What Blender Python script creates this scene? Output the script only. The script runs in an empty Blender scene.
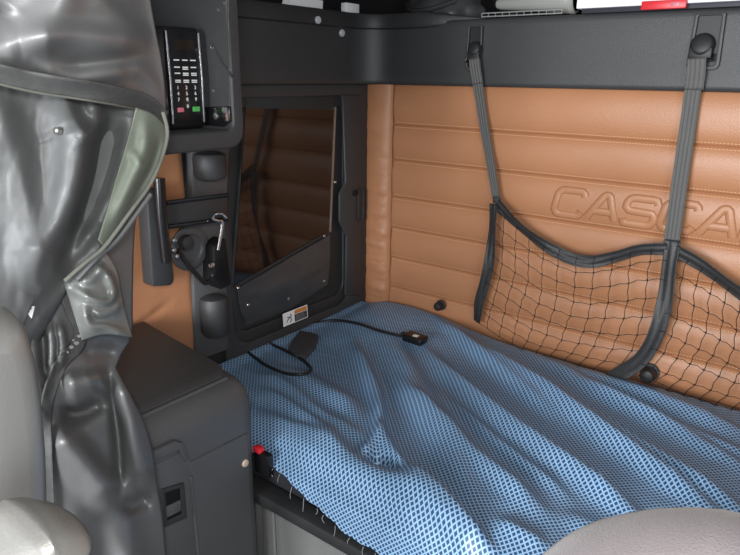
import bpy, bmesh, math, random
from mathutils import Vector, Matrix, Euler, noise
random.seed(7)
scene = bpy.context.scene
COL = scene.collection

# ------------------------------------------------------------------ camera
F_PX = 639.057
RX = Vector((0.79399362, 0.60782743, 0.01095227))      # image right
RD = Vector((0.19263368, -0.23446468, -0.95284762))    # image down
RF = Vector((-0.576599, 0.7586647, -0.30325149))       # forward
CAM = Vector((1.219, -1.578, 1.52))
BED = 0.80                                             # mattress top


def ray(px, py):
    return RX * (px - 370) + RD * (py - 277.5) + RF * F_PX


def on(px, py, x=None, y=None, z=None):
    """the point of a wall / table plane that sits at this place of the photo"""
    r = ray(px, py)
    if x is not None:
        t = (x - CAM.x) / r.x
    elif y is not None:
        t = (y - CAM.y) / r.y
    else:
        t = (z - CAM.z) / r.z
    return CAM + r * t


def proj(p):
    d = Vector(p) - CAM
    w = d.dot(RF)
    return 370 + F_PX * d.dot(RX) / w, 277.5 + F_PX * d.dot(RD) / w


cam_d = bpy.data.cameras.new('camera')
cam_d.sensor_width = 36
cam_d.lens = 36 * F_PX / 740
cam_d.clip_start = 0.02
cam = bpy.data.objects.new('camera', cam_d)
M = Matrix((( RX.x, -RD.x, -RF.x), (RX.y, -RD.y, -RF.y), (RX.z, -RD.z, -RF.z)))
cam.matrix_world = Matrix.Translation(CAM) @ M.to_4x4()
COL.objects.link(cam)
scene.camera = cam


# ------------------------------------------------------------------ materials
def mat(name, col, rough=0.5, spec=0.5, metal=0.0, bump=0.0, bscale=200.0, var=0.0, vscale=8.0,
        sheen=0.0, coat=0.0, rvar=0.0, emit=None):
    m = bpy.data.materials.new(name)
    m.use_nodes = True
    nt = m.node_tree
    b = nt.nodes['Principled BSDF']
    b.inputs['Base Color'].default_value = (*col, 1)
    b.inputs['Roughness'].default_value = rough
    b.inputs['Specular IOR Level'].default_value = spec
    b.inputs['Metallic'].default_value = metal
    b.inputs['Coat Weight'].default_value = coat
    if sheen:
        b.inputs['Sheen Weight'].default_value = sheen
    if emit:
        b.inputs['Emission Color'].default_value = (*emit[:3], 1)
        b.inputs['Emission Strength'].default_value = emit[3]
    tc = nt.nodes.new('ShaderNodeTexCoord')
    if var or rvar:
        n = nt.nodes.new('ShaderNodeTexNoise')
        n.inputs['Scale'].default_value = vscale
        n.inputs['Detail'].default_value = 5
        nt.links.new(tc.outputs['Object'], n.inputs['Vector'])
        if var:
            mx = nt.nodes.new('ShaderNodeMixRGB')
            mx.inputs[1].default_value = (*[c * (1 - var) for c in col], 1)
            mx.inputs[2].default_value = (*[min(1, c * (1 + var)) for c in col], 1)
            nt.links.new(n.outputs['Fac'], mx.inputs[0])
            nt.links.new(mx.outputs[0], b.inputs['Base Color'])
        if rvar:
            mr = nt.nodes.new('ShaderNodeMapRange')
            mr.inputs['From Min'].default_value = 0.3
            mr.inputs['From Max'].default_value = 0.7
            mr.inputs['To Min'].default_value = max(0.02, rough - rvar)
            mr.inputs['To Max'].default_value = rough + rvar
            nt.links.new(n.outputs['Fac'], mr.inputs['Value'])
            nt.links.new(mr.outputs[0], b.inputs['Roughness'])
    if bump:
        n2 = nt.nodes.new('ShaderNodeTexNoise')
        n2.inputs['Scale'].default_value = bscale
        n2.inputs['Detail'].default_value = 3
        nt.links.new(tc.outputs['Object'], n2.inputs['Vector'])
        bp = nt.nodes.new('ShaderNodeBump')
        bp.inputs['Strength'].default_value = bump
        bp.inputs['Distance'].default_value = 0.002
        nt.links.new(n2.outputs['Fac'], bp.inputs['Height'])
        nt.links.new(bp.outputs[0], b.inputs['Normal'])
    return m


MT = {}
MT['leather'] = mat('tan_leather', (0.415, 0.190, 0.093), 0.42, 0.45, bump=0.25, bscale=260, var=0.10, vscale=5)
MT['stitch'] = mat('pale_thread', (0.62, 0.36, 0.20), 0.7, 0.2)
MT['black'] = mat('black_plastic', (0.030, 0.031, 0.032), 0.48, 0.45, bump=0.25, bscale=500, var=0.15)
MT['trim'] = mat('charcoal_trim', (0.040, 0.041, 0.043), 0.45, 0.45, bump=0.3, bscale=600, var=0.12)
MT['cab'] = mat('cabinet_plastic', (0.082, 0.083, 0.086), 0.45, 0.45, bump=0.35, bscale=420, var=0.12)
MT['cabtop'] = mat('cabinet_top_plastic', (0.060, 0.060, 0.060), 0.5, 0.45, bump=0.2, bscale=300, var=0.2)
MT['dark'] = mat('deep_black', (0.006, 0.006, 0.007), 0.6, 0.3)
MT['gloss'] = mat('gloss_black', (0.008, 0.008, 0.009), 0.26, 0.5)
MT['chrome'] = mat('chrome', (0.75, 0.75, 0.76), 0.2, 0.5, 1.0)
MT['steel'] = mat('dull_steel', (0.45, 0.44, 0.42), 0.35, 0.5, 0.9)
MT['glass'] = mat('tinted_glass', (0.010, 0.006, 0.005), 0.05, 0.75)
MT['softblack'] = mat('black_vinyl_sheet', (0.045, 0.046, 0.048), 0.36, 0.6, var=0.3, vscale=14, rvar=0.08)
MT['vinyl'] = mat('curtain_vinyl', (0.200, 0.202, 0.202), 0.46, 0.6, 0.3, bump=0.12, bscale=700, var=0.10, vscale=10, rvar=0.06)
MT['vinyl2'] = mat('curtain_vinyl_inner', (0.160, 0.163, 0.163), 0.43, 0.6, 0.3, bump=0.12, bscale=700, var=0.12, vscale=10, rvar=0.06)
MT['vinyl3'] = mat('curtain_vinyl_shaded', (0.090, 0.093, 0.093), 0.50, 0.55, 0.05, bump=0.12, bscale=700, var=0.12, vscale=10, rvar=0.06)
MT['velcro'] = mat('grey_velcro', (0.120, 0.120, 0.118), 0.85, 0.15, bump=0.8, bscale=900, var=0.25, vscale=120)
MT['lining'] = mat('pale_lining', (0.16, 0.18, 0.145), 0.6, 0.3, var=0.14, vscale=16, bump=0.15, bscale=300)
MT['piping'] = mat('edge_piping', (0.15, 0.152, 0.130), 0.6, 0.3, var=0.2, vscale=60)
MT['white'] = mat('white_paper', (0.86, 0.86, 0.87), 0.6, 0.3)
MT['whitepl'] = mat('white_plastic', (0.75, 0.76, 0.76), 0.4, 0.4)
MT['worn'] = mat('worn_white', (0.36, 0.36, 0.35), 0.7, 0.2, var=0.4, vscale=90)
MT['seatvinyl'] = mat('seat_grey_vinyl', (0.26, 0.26, 0.25), 0.36, 0.5, 0.3, bump=0.1, bscale=300, var=0.08, rvar=0.05)
MT['armvinyl'] = mat('armrest_grey_vinyl', (0.24, 0.235, 0.22), 0.38, 0.5, 0.35, bump=0.15, bscale=300, var=0.12, vscale=30, rvar=0.06)
MT['web'] = mat('grey_webbing', (0.085, 0.083, 0.080), 0.5, 0.45, bump=0.5, bscale=700)
MT['band'] = mat('black_webbing', (0.030, 0.030, 0.031), 0.40, 0.5, bump=0.4, bscale=700, var=0.3, vscale=40)
MT['net'] = mat('black_cord', (0.014, 0.014, 0.016), 0.6, 0.3)
MT['rubber'] = mat('black_rubber', (0.016, 0.016, 0.017), 0.5, 0.4)
MT['base'] = mat('bunk_base_plastic', (0.16, 0.162, 0.157), 0.5, 0.4, bump=0.3, bscale=400, var=0.1)
MT['cushion'] = mat('grey_fabric', (0.19, 0.165, 0.168), 0.95, 0.1, bump=0.5, bscale=500, var=0.12, vscale=40, sheen=0.3)
MT['red'] = mat('red_plastic', (0.62, 0.02, 0.03), 0.4, 0.5)
MT['green'] = mat('green_key', (0.08, 0.42, 0.10), 0.4, 0.4)
MT['pink'] = mat('red_key', (0.55, 0.16, 0.20), 0.4, 0.4)
MT['orange'] = mat('orange_print', (0.65, 0.24, 0.06), 0.5, 0.3)
MT['print'] = mat('dark_print', (0.03, 0.03, 0.04), 0.5, 0.3)
MT['capbeige'] = mat('beige_cap', (0.55, 0.42, 0.33), 0.45, 0.4)
MT['capwhite'] = mat('pale_screw', (0.50, 0.52, 0.55), 0.35, 0.5)
MT['display'] = mat('brown_display', (0.014, 0.010, 0.007), 0.25, 0.5)
MT['pouch'] = mat('dark_grey_felt', (0.060, 0.062, 0.068), 0.85, 0.2, bump=0.4, bscale=300, var=0.2, vscale=40)
MT['tub'] = mat('pale_grey_plastic', (0.30, 0.30, 0.28), 0.45, 0.4)
MT['wire'] = mat('pale_wire', (0.24, 0.25, 0.24), 0.4, 0.5)
MT['mattress'] = mat('mattress_ticking', (0.03, 0.03, 0.035), 0.9, 0.2)
MT['floor'] = mat('black_rubber_floor', (0.03, 0.03, 0.03), 0.8, 0.3, bump=0.6, bscale=120)
MT['ceil'] = mat('grey_headliner', (0.16, 0.155, 0.15), 0.9, 0.1, bump=0.3, bscale=300)
MT['carpet'] = mat('dark_carpet', (0.02, 0.02, 0.022), 0.95, 0.1, bump=0.8, bscale=400)


def sheet_mat():
    m = bpy.data.materials.new('blue_dotted_satin')
    m.use_nodes = True
    nt = m.node_tree
    L = nt.links.new
    b = nt.nodes['Principled BSDF']
    uv = nt.nodes.new('ShaderNodeUVMap'); uv.uv_map = 'UVMap'
    sep = nt.nodes.new('ShaderNodeSeparateXYZ')
    L(uv.outputs[0], sep.inputs[0])

    def math_(op, a, bb=None):
        n = nt.nodes.new('ShaderNodeMath'); n.operation = op
        for i, s in enumerate((a, bb)):
            if s is None: continue
            if isinstance(s, (int, float)): n.inputs[i].default_value = s
            else: L(s, n.inputs[i])
        return n.outputs[0]
    pitch = 0.0074
    # diagonal lattice of dark squares on pale ground: |cos a|*|cos b|
    k = math.pi / pitch
    a = math_('MULTIPLY', math_('ADD', sep.outputs[0], sep.outputs[1]), k * 0.7071)
    c = math_('MULTIPLY', math_('SUBTRACT', sep.outputs[0], sep.outputs[1]), k * 0.7071)
    pa = math_('ABSOLUTE', math_('SINE', a))
    pb = math_('ABSOLUTE', math_('SINE', c))
    mn = math_('MINIMUM', pa, pb)
    ramp = nt.nodes.new('ShaderNodeValToRGB')
    ramp.color_ramp.elements[0].position = 0.36
    ramp.color_ramp.elements[0].color = (0.31, 0.49, 0.70, 1)
    ramp.color_ramp.elements[1].position = 0.62
    ramp.color_ramp.elements[1].color = (0.024, 0.070, 0.165, 1)
    L(mn, ramp.inputs[0])
    L(ramp.outputs[0], b.inputs['Base Color'])
    b.inputs['Roughness'].default_value = 0.42
    b.inputs['Specular IOR Level'].default_value = 0.32
    b.inputs['Metallic'].default_value = 0.1
    return m


MT['sheet'] = sheet_mat()


# ------------------------------------------------------------------ mesh builder
class MB:
    def __init__(s):
        s.v = []; s.f = []; s.uv = {}

    def add(s, vs, fs):
        o = len(s.v)
        s.v += [Vector(p) for p in vs]
        s.f += [tuple(i + o for i in f) for f in fs]
        return o

    def box(s, c, d, rot=None):
        hx, hy, hz = d[0] / 2, d[1] / 2, d[2] / 2
        P = [Vector((x, y, z)) for x in (-hx, hx) for y in (-hy, hy) for z in (-hz, hz)]
        if rot is not None:
            P = [rot @ p for p in P]
        P = [p + Vector(c) for p in P]
        s.add(P, [(0, 1, 3, 2), (4, 6, 7, 5), (0, 4, 5, 1), (2, 3, 7, 6), (0, 2, 6, 4), (1, 5, 7, 3)])
        return s

    def bx(s, x0, x1, y0, y1, z0, z1):
        return s.box(((x0 + x1) / 2, (y0 + y1) / 2, (z0 + z1) / 2), (abs(x1 - x0), abs(y1 - y0), abs(z1 - z0)))

    def prism(s, pts, d):
        """polygon (3d points) pushed along vector d"""
        n = len(pts); d = Vector(d)
        P = [Vector(p) for p in pts] + [Vector(p) + d for p in pts]
        s.add(P, [tuple(range(n))[::-1], tuple(range(n, 2 * n))] + [(i, (i + 1) % n, n + (i + 1) % n, n + i) for i in range(n)])
        return s

    def ring(s, outer, inner, d):
        """flat ring between two loops of equal count, pushed along d"""
        n = len(outer); d = Vector(d)
        A = [Vector(p) for p in outer]; B = [Vector(p) for p in inner]
        P = A + B + [p + d for p in A] + [p + d for p in B]
        fs = []
        for i in range(n):
            j = (i + 1) % n
            fs += [(i, n + i, n + j, j), (2 * n + i, 2 * n + j, 3 * n + j, 3 * n + i),
                   (i, j, 2 * n + j, 2 * n + i), (n + i, 3 * n + i, 3 * n + j, n + j)]
        s.add(P, fs)
        return s

    def tube(s, path, r, n=8, closed=False, flat=1.0, up=None, caps=True):
        path = [Vector(p) for p in path]
        m = len(path)
        rs = r if isinstance(r, (list, tuple)) else [r] * m
        vs = []
        last = None
        for i, p in enumerate(path):
            if closed:
                t = path[(i + 1) % m] - path[i - 1]
            else:
                t = path[min(i + 1, m - 1)] - path[max(i - 1, 0)]
            t.normalize()
            if up is not None:
                a = Vector(up)
            elif last is None:
                a = Vector((0, 0, 1)) if abs(t.z) < 0.9 else Vector((1, 0, 0))
            else:
                a = last
            a = (a - t * a.dot(t)).normalized()
            last = a
            bb = t.cross(a)
            for k in range(n):
                an = 2 * math.pi * k / n
                vs.append(p + a * math.cos(an) * rs[i] * flat + bb * math.sin(an) * rs[i])
        fs = []
        for i in range(m if closed else m - 1):
            for k in range(n):
                i2 = (i + 1) % m
                fs.append((i * n + k, i * n + (k + 1) % n, i2 * n + (k + 1) % n, i2 * n + k))
        if not closed and caps:
            fs += [tuple(range(n))[::-1], tuple(range((m - 1) * n, m * n))]
        s.add(vs, fs)
        return s

    def lathe(s, prof, c, axis, n=24):
        """prof: list of (radius, height) turned about axis through c"""
        ax = Vector(axis).normalized()
        a = Vector((0, 0, 1)) if abs(ax.z) < 0.9 else Vector((1, 0, 0))
        a = (a - ax * a.dot(ax)).normalized(); b = ax.cross(a)
        vs = []
        for (r, h) in prof:
            for k in range(n):
                an = 2 * math.pi * k / n
                vs.append(Vector(c) + ax * h + (a * math.cos(an) + b * math.sin(an)) * max(r, 1e-5))
        fs = []
        for i in range(len(prof) - 1):
            for k in range(n):
                fs.append((i * n + k, i * n + (k + 1) % n, (i + 1) * n + (k + 1) % n, (i + 1) * n + k))
        fs += [tuple(range(n))[::-1], tuple(range((len(prof) - 1) * n, len(prof) * n))]
        s.add(vs, fs)
        return s

    def grid(s, fn, nu, nv, uvfn=None):
        o = len(s.v)
        for j in range(nv + 1):
            for i in range(nu + 1):
                p = fn(i / nu, j / nv)
                s.v.append(Vector(p))
                if uvfn: s.uv[len(s.v) - 1] = uvfn(i / nu, j / nv)
        for j in range(nv):
            for i in range(nu):
                a = o + j * (nu + 1) + i
                s.f.append((a, a + 1, a + nu + 2, a + nu + 1))
        return s

    def build(s, name, material, parent=None, bevel=0.0, seg=2, smooth=True, angle=40, solid=0.0, offset=0.0, sub=0, recalc=True):
        me = bpy.data.meshes.new(name)
        me.from_pydata([tuple(p) for p in s.v], [], s.f)
        if s.uv:
            l = me.uv_layers.new(name='UVMap')
            for lp in me.loops:
                l.data[lp.index].uv = s.uv.get(lp.vertex_index, (0, 0))
        bm = bmesh.new(); bm.from_mesh(me)
        if recalc:
            bmesh.ops.recalc_face_normals(bm, faces=bm.faces)
        if bevel:
            ed = [e for e in bm.edges if len(e.link_faces) == 2 and e.calc_face_angle(0) > math.radians(30)]
            bmesh.ops.bevel(bm, geom=ed, offset=bevel, segments=seg, profile=0.5, affect='EDGES', clamp_overlap=True)
        bm.to_mesh(me); bm.free()
        if smooth:
            me.shade_smooth()
            me.set_sharp_from_angle(angle=math.radians(angle))
        me.materials.append(material)
        o = bpy.data.objects.new(name, me)
        COL.objects.link(o)
        if solid:
            md = o.modifiers.new('thick', 'SOLIDIFY'); md.thickness = solid; md.offset = offset
        if sub:
            md = o.modifiers.new('sub', 'SUBSURF'); md.levels = sub; md.render_levels = sub
        if parent is not None:
            o.parent = parent
            o.matrix_parent_inverse = Matrix.Translation(parent.location).inverted()
        return o


def tag(o, label=None, cat=None, group=None, kind=None):
    if label: o['label'] = label
    if cat: o['category'] = cat
    if group: o['group'] = group
    if kind: o['kind'] = kind
    return o


def thing(name, label, cat, loc=(0, 0, 0), group=None, kind=None):
    o = bpy.data.objects.new(name, None)
    o.empty_display_size = 0.05
    o.location = loc
    COL.objects.link(o)
    return tag(o, label, cat, group, kind)


def struct(o):
    o['kind'] = 'structure'
    return o


def lerp(a, b, t): return a + (b - a) * t
def clamp(x, a=0., b=1.): return max(a, min(b, x))
def smooth(a, b, x):
    t = clamp((x - a) / (b - a)); return t * t * (3 - 2 * t)


def resample(pts, n):
    pts = [Vector(p) for p in pts]
    L = [0]
    for a, b in zip(pts, pts[1:]): L.append(L[-1] + (b - a).length)
    out = []
    k = 0
    for i in range(n):
        d = L[-1] * i / (n - 1)
        while k < len(pts) - 2 and L[k + 1] < d: k += 1
        t = (d - L[k]) / max(L[k + 1] - L[k], 1e-9)
        out.append(pts[k].lerp(pts[k + 1], clamp(t)))
    return out


def spline(pts, n):
    """Catmull-Rom through the points, evenly resampled"""
    P = [Vector(p) for p in pts]
    if len(P) < 3: return resample(P, n)
    Q = [P[0] * 2 - P[1]] + P + [P[-1] * 2 - P[-2]]
    out = []
    for i in range(1, len(Q) - 2):
        for k in range(12):
            t = k / 12
            a, b, c, d = Q[i - 1], Q[i], Q[i + 1], Q[i + 2]
            out.append(0.5 * ((2 * b) + (c - a) * t + (2 * a - 5 * b + 4 * c - d) * t * t + (3 * b - a - 3 * c + d) * t ** 3))
    out.append(P[-1])
    return resample(out, n)


def curve_at(c, t):
    f = clamp(t) * (len(c) - 1); i = min(int(f), len(c) - 2)
    return c[i].lerp(c[i + 1], f - i)


class Coons:
    """patch between four outline curves (top/bottom left->right, left/right top->bottom)"""
    def __init__(s, top, bottom, left, right, sp=True):
        f = spline if sp else resample
        s.t, s.b, s.l, s.r = (f(c, 80) for c in (top, bottom, left, right))

    def __call__(s, u, v):
        T, B, Lf, Rt = curve_at(s.t, u), curve_at(s.b, u), curve_at(s.l, v), curve_at(s.r, v)
        bil = (s.t[0] * (1 - u) * (1 - v) + s.t[-1] * u * (1 - v) + s.b[0] * (1 - u) * v + s.b[-1] * u * v)
        return T * (1 - v) + B * v + Lf * (1 - u) + Rt * u - bil


class Ridges:
    """folds drawn as polylines; each has a height, a width on its left and on its right side"""
    def __init__(s, items, gain=1.0):
        s.items = []; s.gain = gain
        for it in items:
            pts, amp, wl, wr = it
            q = spline([(*p, 0) for p in pts], max(2, 6 * len(pts))) if len(pts) > 2 else [Vector((*p, 0)) for p in pts]
            q = [Vector((p.x, p.y)) for p in q]
            xs = [p.x for p in q]; ys = [p.y for p in q]
            w = max(wl, wr) * 2.6
            s.items.append((q, amp, wl, wr, (min(xs) - w, max(xs) + w, min(ys) - w, max(ys) + w)))

    def __call__(s, x, y):
        tot = 0
        for q, amp, wl, wr, bb in s.items:
            if not (bb[0] < x < bb[1] and bb[2] < y < bb[3]): continue
            best = 1e9; side = 1; tt = 0
            n = len(q) - 1
            for i in range(n):
                ax, ay = q[i]; bx, by = q[i + 1]
                dx, dy = bx - ax, by - ay
                L2 = dx * dx + dy * dy
                t = ((x - ax) * dx + (y - ay) * dy) / L2
                t = 0. if t < 0 else 1. if t > 1 else t
                ex, ey = x - ax - dx * t, y - ay - dy * t
                d = ex * ex + ey * ey
                if d < best:
                    best = d; side = dx * ey - dy * ex; tt = (i + t) / n
            w = wr if side < 0 else wl     # image coords: side<0 = left of travel on screen
            d = math.sqrt(best) / w
            if d < 2.6:
                taper = min(1, tt / 0.2, (1 - tt) / 0.2) if True else 1
                taper = 0.15 + 0.85 * max(0, taper)
                tot += s.gain * amp * taper * math.exp(-d * d)
        return tot


def fbm(p, sc, oct=3):
    v = 0; a = 1; q = Vector(p) * sc
    for _ in range(oct):
        v += a * noise.noise(q); q = q * 2.1; a *= 0.5
    return v


# =================================================================== THE SETTING
# ---- floor, ceiling
struct(MB().bx(-0.25, 2.45, -2.6, 0.25, -0.05, 0.0).build('floor', MT['floor']))
struct(MB().bx(-0.25, 2.45, -1.45, 0.25, 2.25, 2.29).build('ceiling', MT['ceil']))

# ---- back wall: pleated tan leather
Z_SEAM = [0.60, 0.69, 0.787, 0.882, 0.978, 1.073, 1.168, 1.278, 1.380, 1.494]
X_R = 2.2


def roll_y(z, x=1.0):
    for a, b in zip(Z_SEAM, Z_SEAM[1:]):
        if a <= z <= b:
            t = (z - a) / (b - a)
            s = (4 * t * (1 - t))
            return -0.002 - 0.014 * s ** 0.55
    return -0.002


def wall_pt(x, z):
    y = roll_y(z, x)
    near = math.exp(-((x - 0.10) / 0.07) ** 2)
    t = 0.0035 * fbm((x * 3.0, z * 16, 2.0), 2.2) * near
    t += 0.0016 * fbm((x * 1.2, z * 3, 5.0), 3.0)
    e = smooth(0.098, 0.112, x)
    return Vector((x, y * e - t, z))


xs = [0.098 + 0.0025 * i for i in range(8)]
while xs[-1] < X_R: xs.append(xs[-1] + 0.012)
zs = []
for a, b in zip(Z_SEAM, Z_SEAM[1:]):
    for k in range(14):
        t = k / 14
        zs.append(a + (b - a) * (0.5 - 0.5 * math.cos(math.pi * t)))
zs.append(Z_SEAM[-1])
mb = MB()
mb.grid(lambda u, v: wall_pt(xs[round(u * (len(xs) - 1))], zs[round(v * (len(zs) - 1))]), len(xs) - 1, len(zs) - 1)
mb.bx(-0.05, X_R, 0.004, 0.05, 0.0, 1.63)
wall_back = struct(mb.build('wall_back', MT['leather'], angle=70))
# left border column of the wall
mb = MB()


def col_pt(u, v):
    x = lerp(0.0, 0.100, u); z = lerp(0.60, 1.494, v)
    s = (4 * u * (1 - u)) ** 0.5
    w = 0.0032 * fbm((x * 6, z * 22, 8.0), 1.6) + 0.0016 * fbm((x * 14, z * 50, 1.0), 1.2)
    low = 0.6 + 0.8 * smooth(1.25, 0.95, z)
    return Vector((x, -0.003 - 0.020 * s - w * s * low, z))


mb.grid(col_pt, 20, 160)
mb.build('leather_border', MT['leather'], wall_back, angle=80)
# stitching along the seams
mb = MB()
for zz in Z_SEAM[3:-1]:
    for off in (-0.0065, 0.0065):
        x = 0.112
        while x < X_R - 0.02:
            z = zz + off
            p = wall_pt(x, z)
            mb.box((x + 0.0025, p.y - 0.0006, z), (0.0050, 0.0018, 0.0016))
            x += 0.0075
mb.build('seam_stitching', MT['stitch'], wall_back, smooth=False)
# embossed lettering on the leather
LW, LH = 0.069, 0.062
GL = {
    'C': [[(1, .80), (.92, 1), (.12, 1), (0, .85), (0, .15), (.12, 0), (.92, 0), (1, .2)]],
    'A': [[(0, 0), (.42, .94), (.52, 1), (.62, .94), (1, 0)], [(.22, .32), (.80, .32)]],
    'S': [[(1, .82), (.92, 1), (.10, 1), (0, .88), (0, .62), (.10, .52), (.90, .48), (1, .38), (1, .12), (.90, 0), (.06, 0), (0, .18)]],
    'D': [[(0, 0), (0, 1), (.80, 1), (1, .8), (1, .2), (.80, 0), (0, 0)]],
    'I': [[(.5, 0), (.5, 1)]],
}
mb = MB()
xc = 0.622
for ch in 'CASCADIA':
    w = LW if ch != 'I' else 0.02
    for st in GL[ch]:
        pts = []
        for (a, b) in st:
            z = 1.187 + b * LH
            pts.append(Vector((xc + a * w + 0.30 * (b - .5) * 0.04, 0, z)))
        pts = resample(pts, 26)
        path = [Vector((p.x, roll_y(p.z) - 0.0002, p.z)) for p in pts]
        mb.tube(path, [0.0098] * 26, 10, up=(0, -1, 0), flat=0.40)
    xc += w + 0.0162
mb.build('embossed_lettering', MT['leather'], wall_back, angle=80)

# ---- left wall shell
wl = MB()
wl.bx(-0.06, -0.002, -2.2, 0.05, 0.0, 1.66)
struct(wl.build('wall_left', MT['black']))
# padded tan leather on the left wall
mb = MB()


def tanpt(u, v):
    y = lerp(-1.15, -0.684, u); z = lerp(0.72, 1.43, v)
    e = min(1, u / 0.06, (1 - u) / 0.05, (1 - v) / 0.04)
    b = 0.022 * math.sqrt(max(0, 1 - (1 - e) ** 2))
    fold = 0.006 * math.exp(-((z - 1.00 - 0.35 * (y + 0.80)) / 0.008) ** 2) * smooth(-0.74, -0.80, y)
    return Vector((b + 0.002 * fbm((y, z, 0), 9) - fold, y, z))


mb.grid(tanpt, 70, 80)
mb.build('leather_pad', MT['leather'], bpy.data.objects['wall_left'], angle=80)

# ---- charcoal upper trim running round the corner
prof = [(0.000, 1.492), (0.016, 1.492), (0.021, 1.496), (0.022, 1.504), (0.020, 1.53), (0.019, 1.60), (0.019, 1.640),
        (0.018, 1.650), (0.015, 1.656), (0.010, 1.658), (-0.02, 1.658)]
FR = 0.11
path = []
for k in range(30): path.append((Vector((0, lerp(-0.80, -FR, k / 29), 0)), Vector((1, 0, 0))))
for k in range(1, 12):
    a = math.pi - (math.pi / 2) * k / 12
    n = Vector((-math.cos(a), -math.sin(a), 0))
    path.append((Vector((FR, -FR, 0)) + Vector((math.cos(a), math.sin(a), 0)) * FR, n))
for k in range(40): path.append((Vector((lerp(FR, X_R, k / 39), 0, 0)), Vector((0, -1, 0))))
mb = MB()
mb.grid(lambda u, v: path[round(u * (len(path) - 1))][0] + path[round(u * (len(path) - 1))][1] * prof[round(v * (len(prof) - 1))][0] + Vector((0, 0, prof[round(v * (len(prof) - 1))][1])), len(path) - 1, len(prof) - 1)
trim = struct(mb.build('trim_1', MT['trim'], angle=50))
# dark shelf lip over the left half, fading out along the back wall
lip_prof = [(0.0, 1.640), (0.024, 1.640), (0.029, 1.643), (0.030, 1.650), (0.030, 1.672), (0.027, 1.679), (0.020, 1.681), (-0.01, 1.681)]
mb = MB()


def lip_pt(u, v):
    k = round(u * 61)
    b, n = path[min(k, len(path) - 1)]
    o, z = lip_prof[round(v * (len(lip_prof) - 1))]
    f = smooth(0.42, 0.20, b.x)
    return b + n * (o * f + .004 * f - .03 * (1 - f)) + Vector((0, 0, lerp(1.657 + (z - 1.640) * .05, z, f)))


mb.grid(lip_pt, 61, len(lip_prof) - 1)
struct(mb.build('trim_4', MT['black'], angle=50))
for (px, py) in ((318, 20), (342, 33)):
    p = on(px, py, x=0.036 if px < 330 else 0.021)
    MB().lathe([(0.0098, -0.002), (0.0098, 0.002), (0.008, 0.004), (0.003, 0.0045)], p, (1, 0, 0), 16).build('screw_cap', MT['capwhite'], trim)
# overhead shelf
sh = MB()
sh.bx(-0.24, X_R, -0.004, 0.25, 1.638, 1.6565)
sh.bx(-0.24, -0.001, -1.0, 0.25, 1.638, 1.6565)
sh.bx(-0.24, X_R, 0.24, 0.26, 1.6565, 2.25)
sh.bx(-0.26, -0.24, -1.4, 0.26, 1.6565, 2.25)
struct(sh.build('trim_2', MT['carpet']))

# ---- window_1 in the left wall (black frame, tinted pane, soft black lower panel)
win = thing('window_1', None, None, (0, -0.3, 0.79), kind='structure')


def lw(pts, x): return [on(px, py, x=x) for px, py in pts]


def rrect(y0, y1, z0, z1, r, x, n=6):
    out = []
    for (cy, cz, a0) in ((y1 - r, z1 - r, 0), (y0 + r, z1 - r, 90), (y0 + r, z0 + r, 180), (y1 - r, z0 + r, 270)):
        for k in range(n + 1):
            a = math.radians(a0 + 90 * k / n)
            out.append(Vector((x, cy + r * math.cos(a), cz + r * math.sin(a))))
    return out


# outer frame: stepped rings
o1 = rrect(-0.600, -0.008, 0.755, 1.492, 0.010, 0.0)
i1 = rrect(-0.570, -0.092, 0.835, 1.462, 0.060, 0.0)
MB().ring(o1, i1, (0.016, 0, 0)).build('outer_frame', MT['trim'], win, bevel=0.004, seg=2)
o2 = rrect(-0.572, -0.090, 0.833, 1.464, 0.060, 0.0)
i2 = rrect(-0.555, -0.122, 0.868, 1.440, 0.040, 0.0)
MB().ring(o2, i2, (0.008, 0, 0)).build('stepped_rim', MT['black'], win, bevel=0.003)
# latch stile bump with slot
st = lw([(343, 95), (346, 182), (340, 194), (340, 222), (347, 236), (346, 296), (361, 296), (361, 95)], 0.022)
MB().prism(st, (-0.010, 0, 0)).build('latch_stile', MT['trim'], win, bevel=0.004)
sl = rrect(-0.071, -0.042, 1.085, 1.190, 0.013, 0.0222)
sl2 = rrect(-0.066, -0.047, 1.090, 1.185, 0.009, 0.0222)
MB().ring(sl, sl2, (0.004, 0, 0)).build('latch_slot', MT['black'], win, bevel=0.001)
MB().lathe([(0.009, -0.002), (0.009, 0.003), (0.006, 0.005), (0.001, 0.0055)], on(355, 193, x=0.0235), (1, 0, 0), 16).build('latch_button', MT['dark'], win)
# inner sash
sash = lw([(247, 93), (338, 97), (331, 234), (331, 286), (322, 294), (262, 318), (236, 332), (231, 286)], 0.010)
MB().prism(sash, (-0.012, 0, 0)).build('sash_backing', MT['black'], win, bevel=0.002)
pane = lw([(246, 108), (334, 110), (329, 231), (234, 286)], 0.0118)
MB().prism(pane, (-0.004, 0, 0)).build('pane', MT['glass'], win, smooth=False)
tr = lw([(335, 107), (336.4, 107), (331.2, 232), (329.6, 232)], 0.0135)
MB().prism(tr, (-0.003, 0, 0)).build('pane_edge', MT['steel'], win, smooth=False)
e0, e1 = on(234, 287, x=0.0125), on(329, 232, x=0.0125)
MB().tube([e0, e1], 0.0035, 8).build('lower_rail', MT['black'], win)
pn = Coons(lw([(236, 289), (282, 262), (329, 235)], 0.012), lw([(246, 325), (288, 309), (327, 284)], 0.012), lw([(236, 289), (240, 310), (246, 325)], 0.012), lw([(329, 235), (329, 260), (327, 284)], 0.012))
mb = MB()
mb.grid(lambda u, v: pn(u, v) + Vector((0.003 + 0.006 * math.sin(math.pi * u) * math.sin(math.pi * v) + 0.003 * fbm((u * 3, v * 3, 1), 1.2), 0, 0)), 30, 16)
mb.build('soft_lower_panel', MT['softblack'], win, angle=80)
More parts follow.
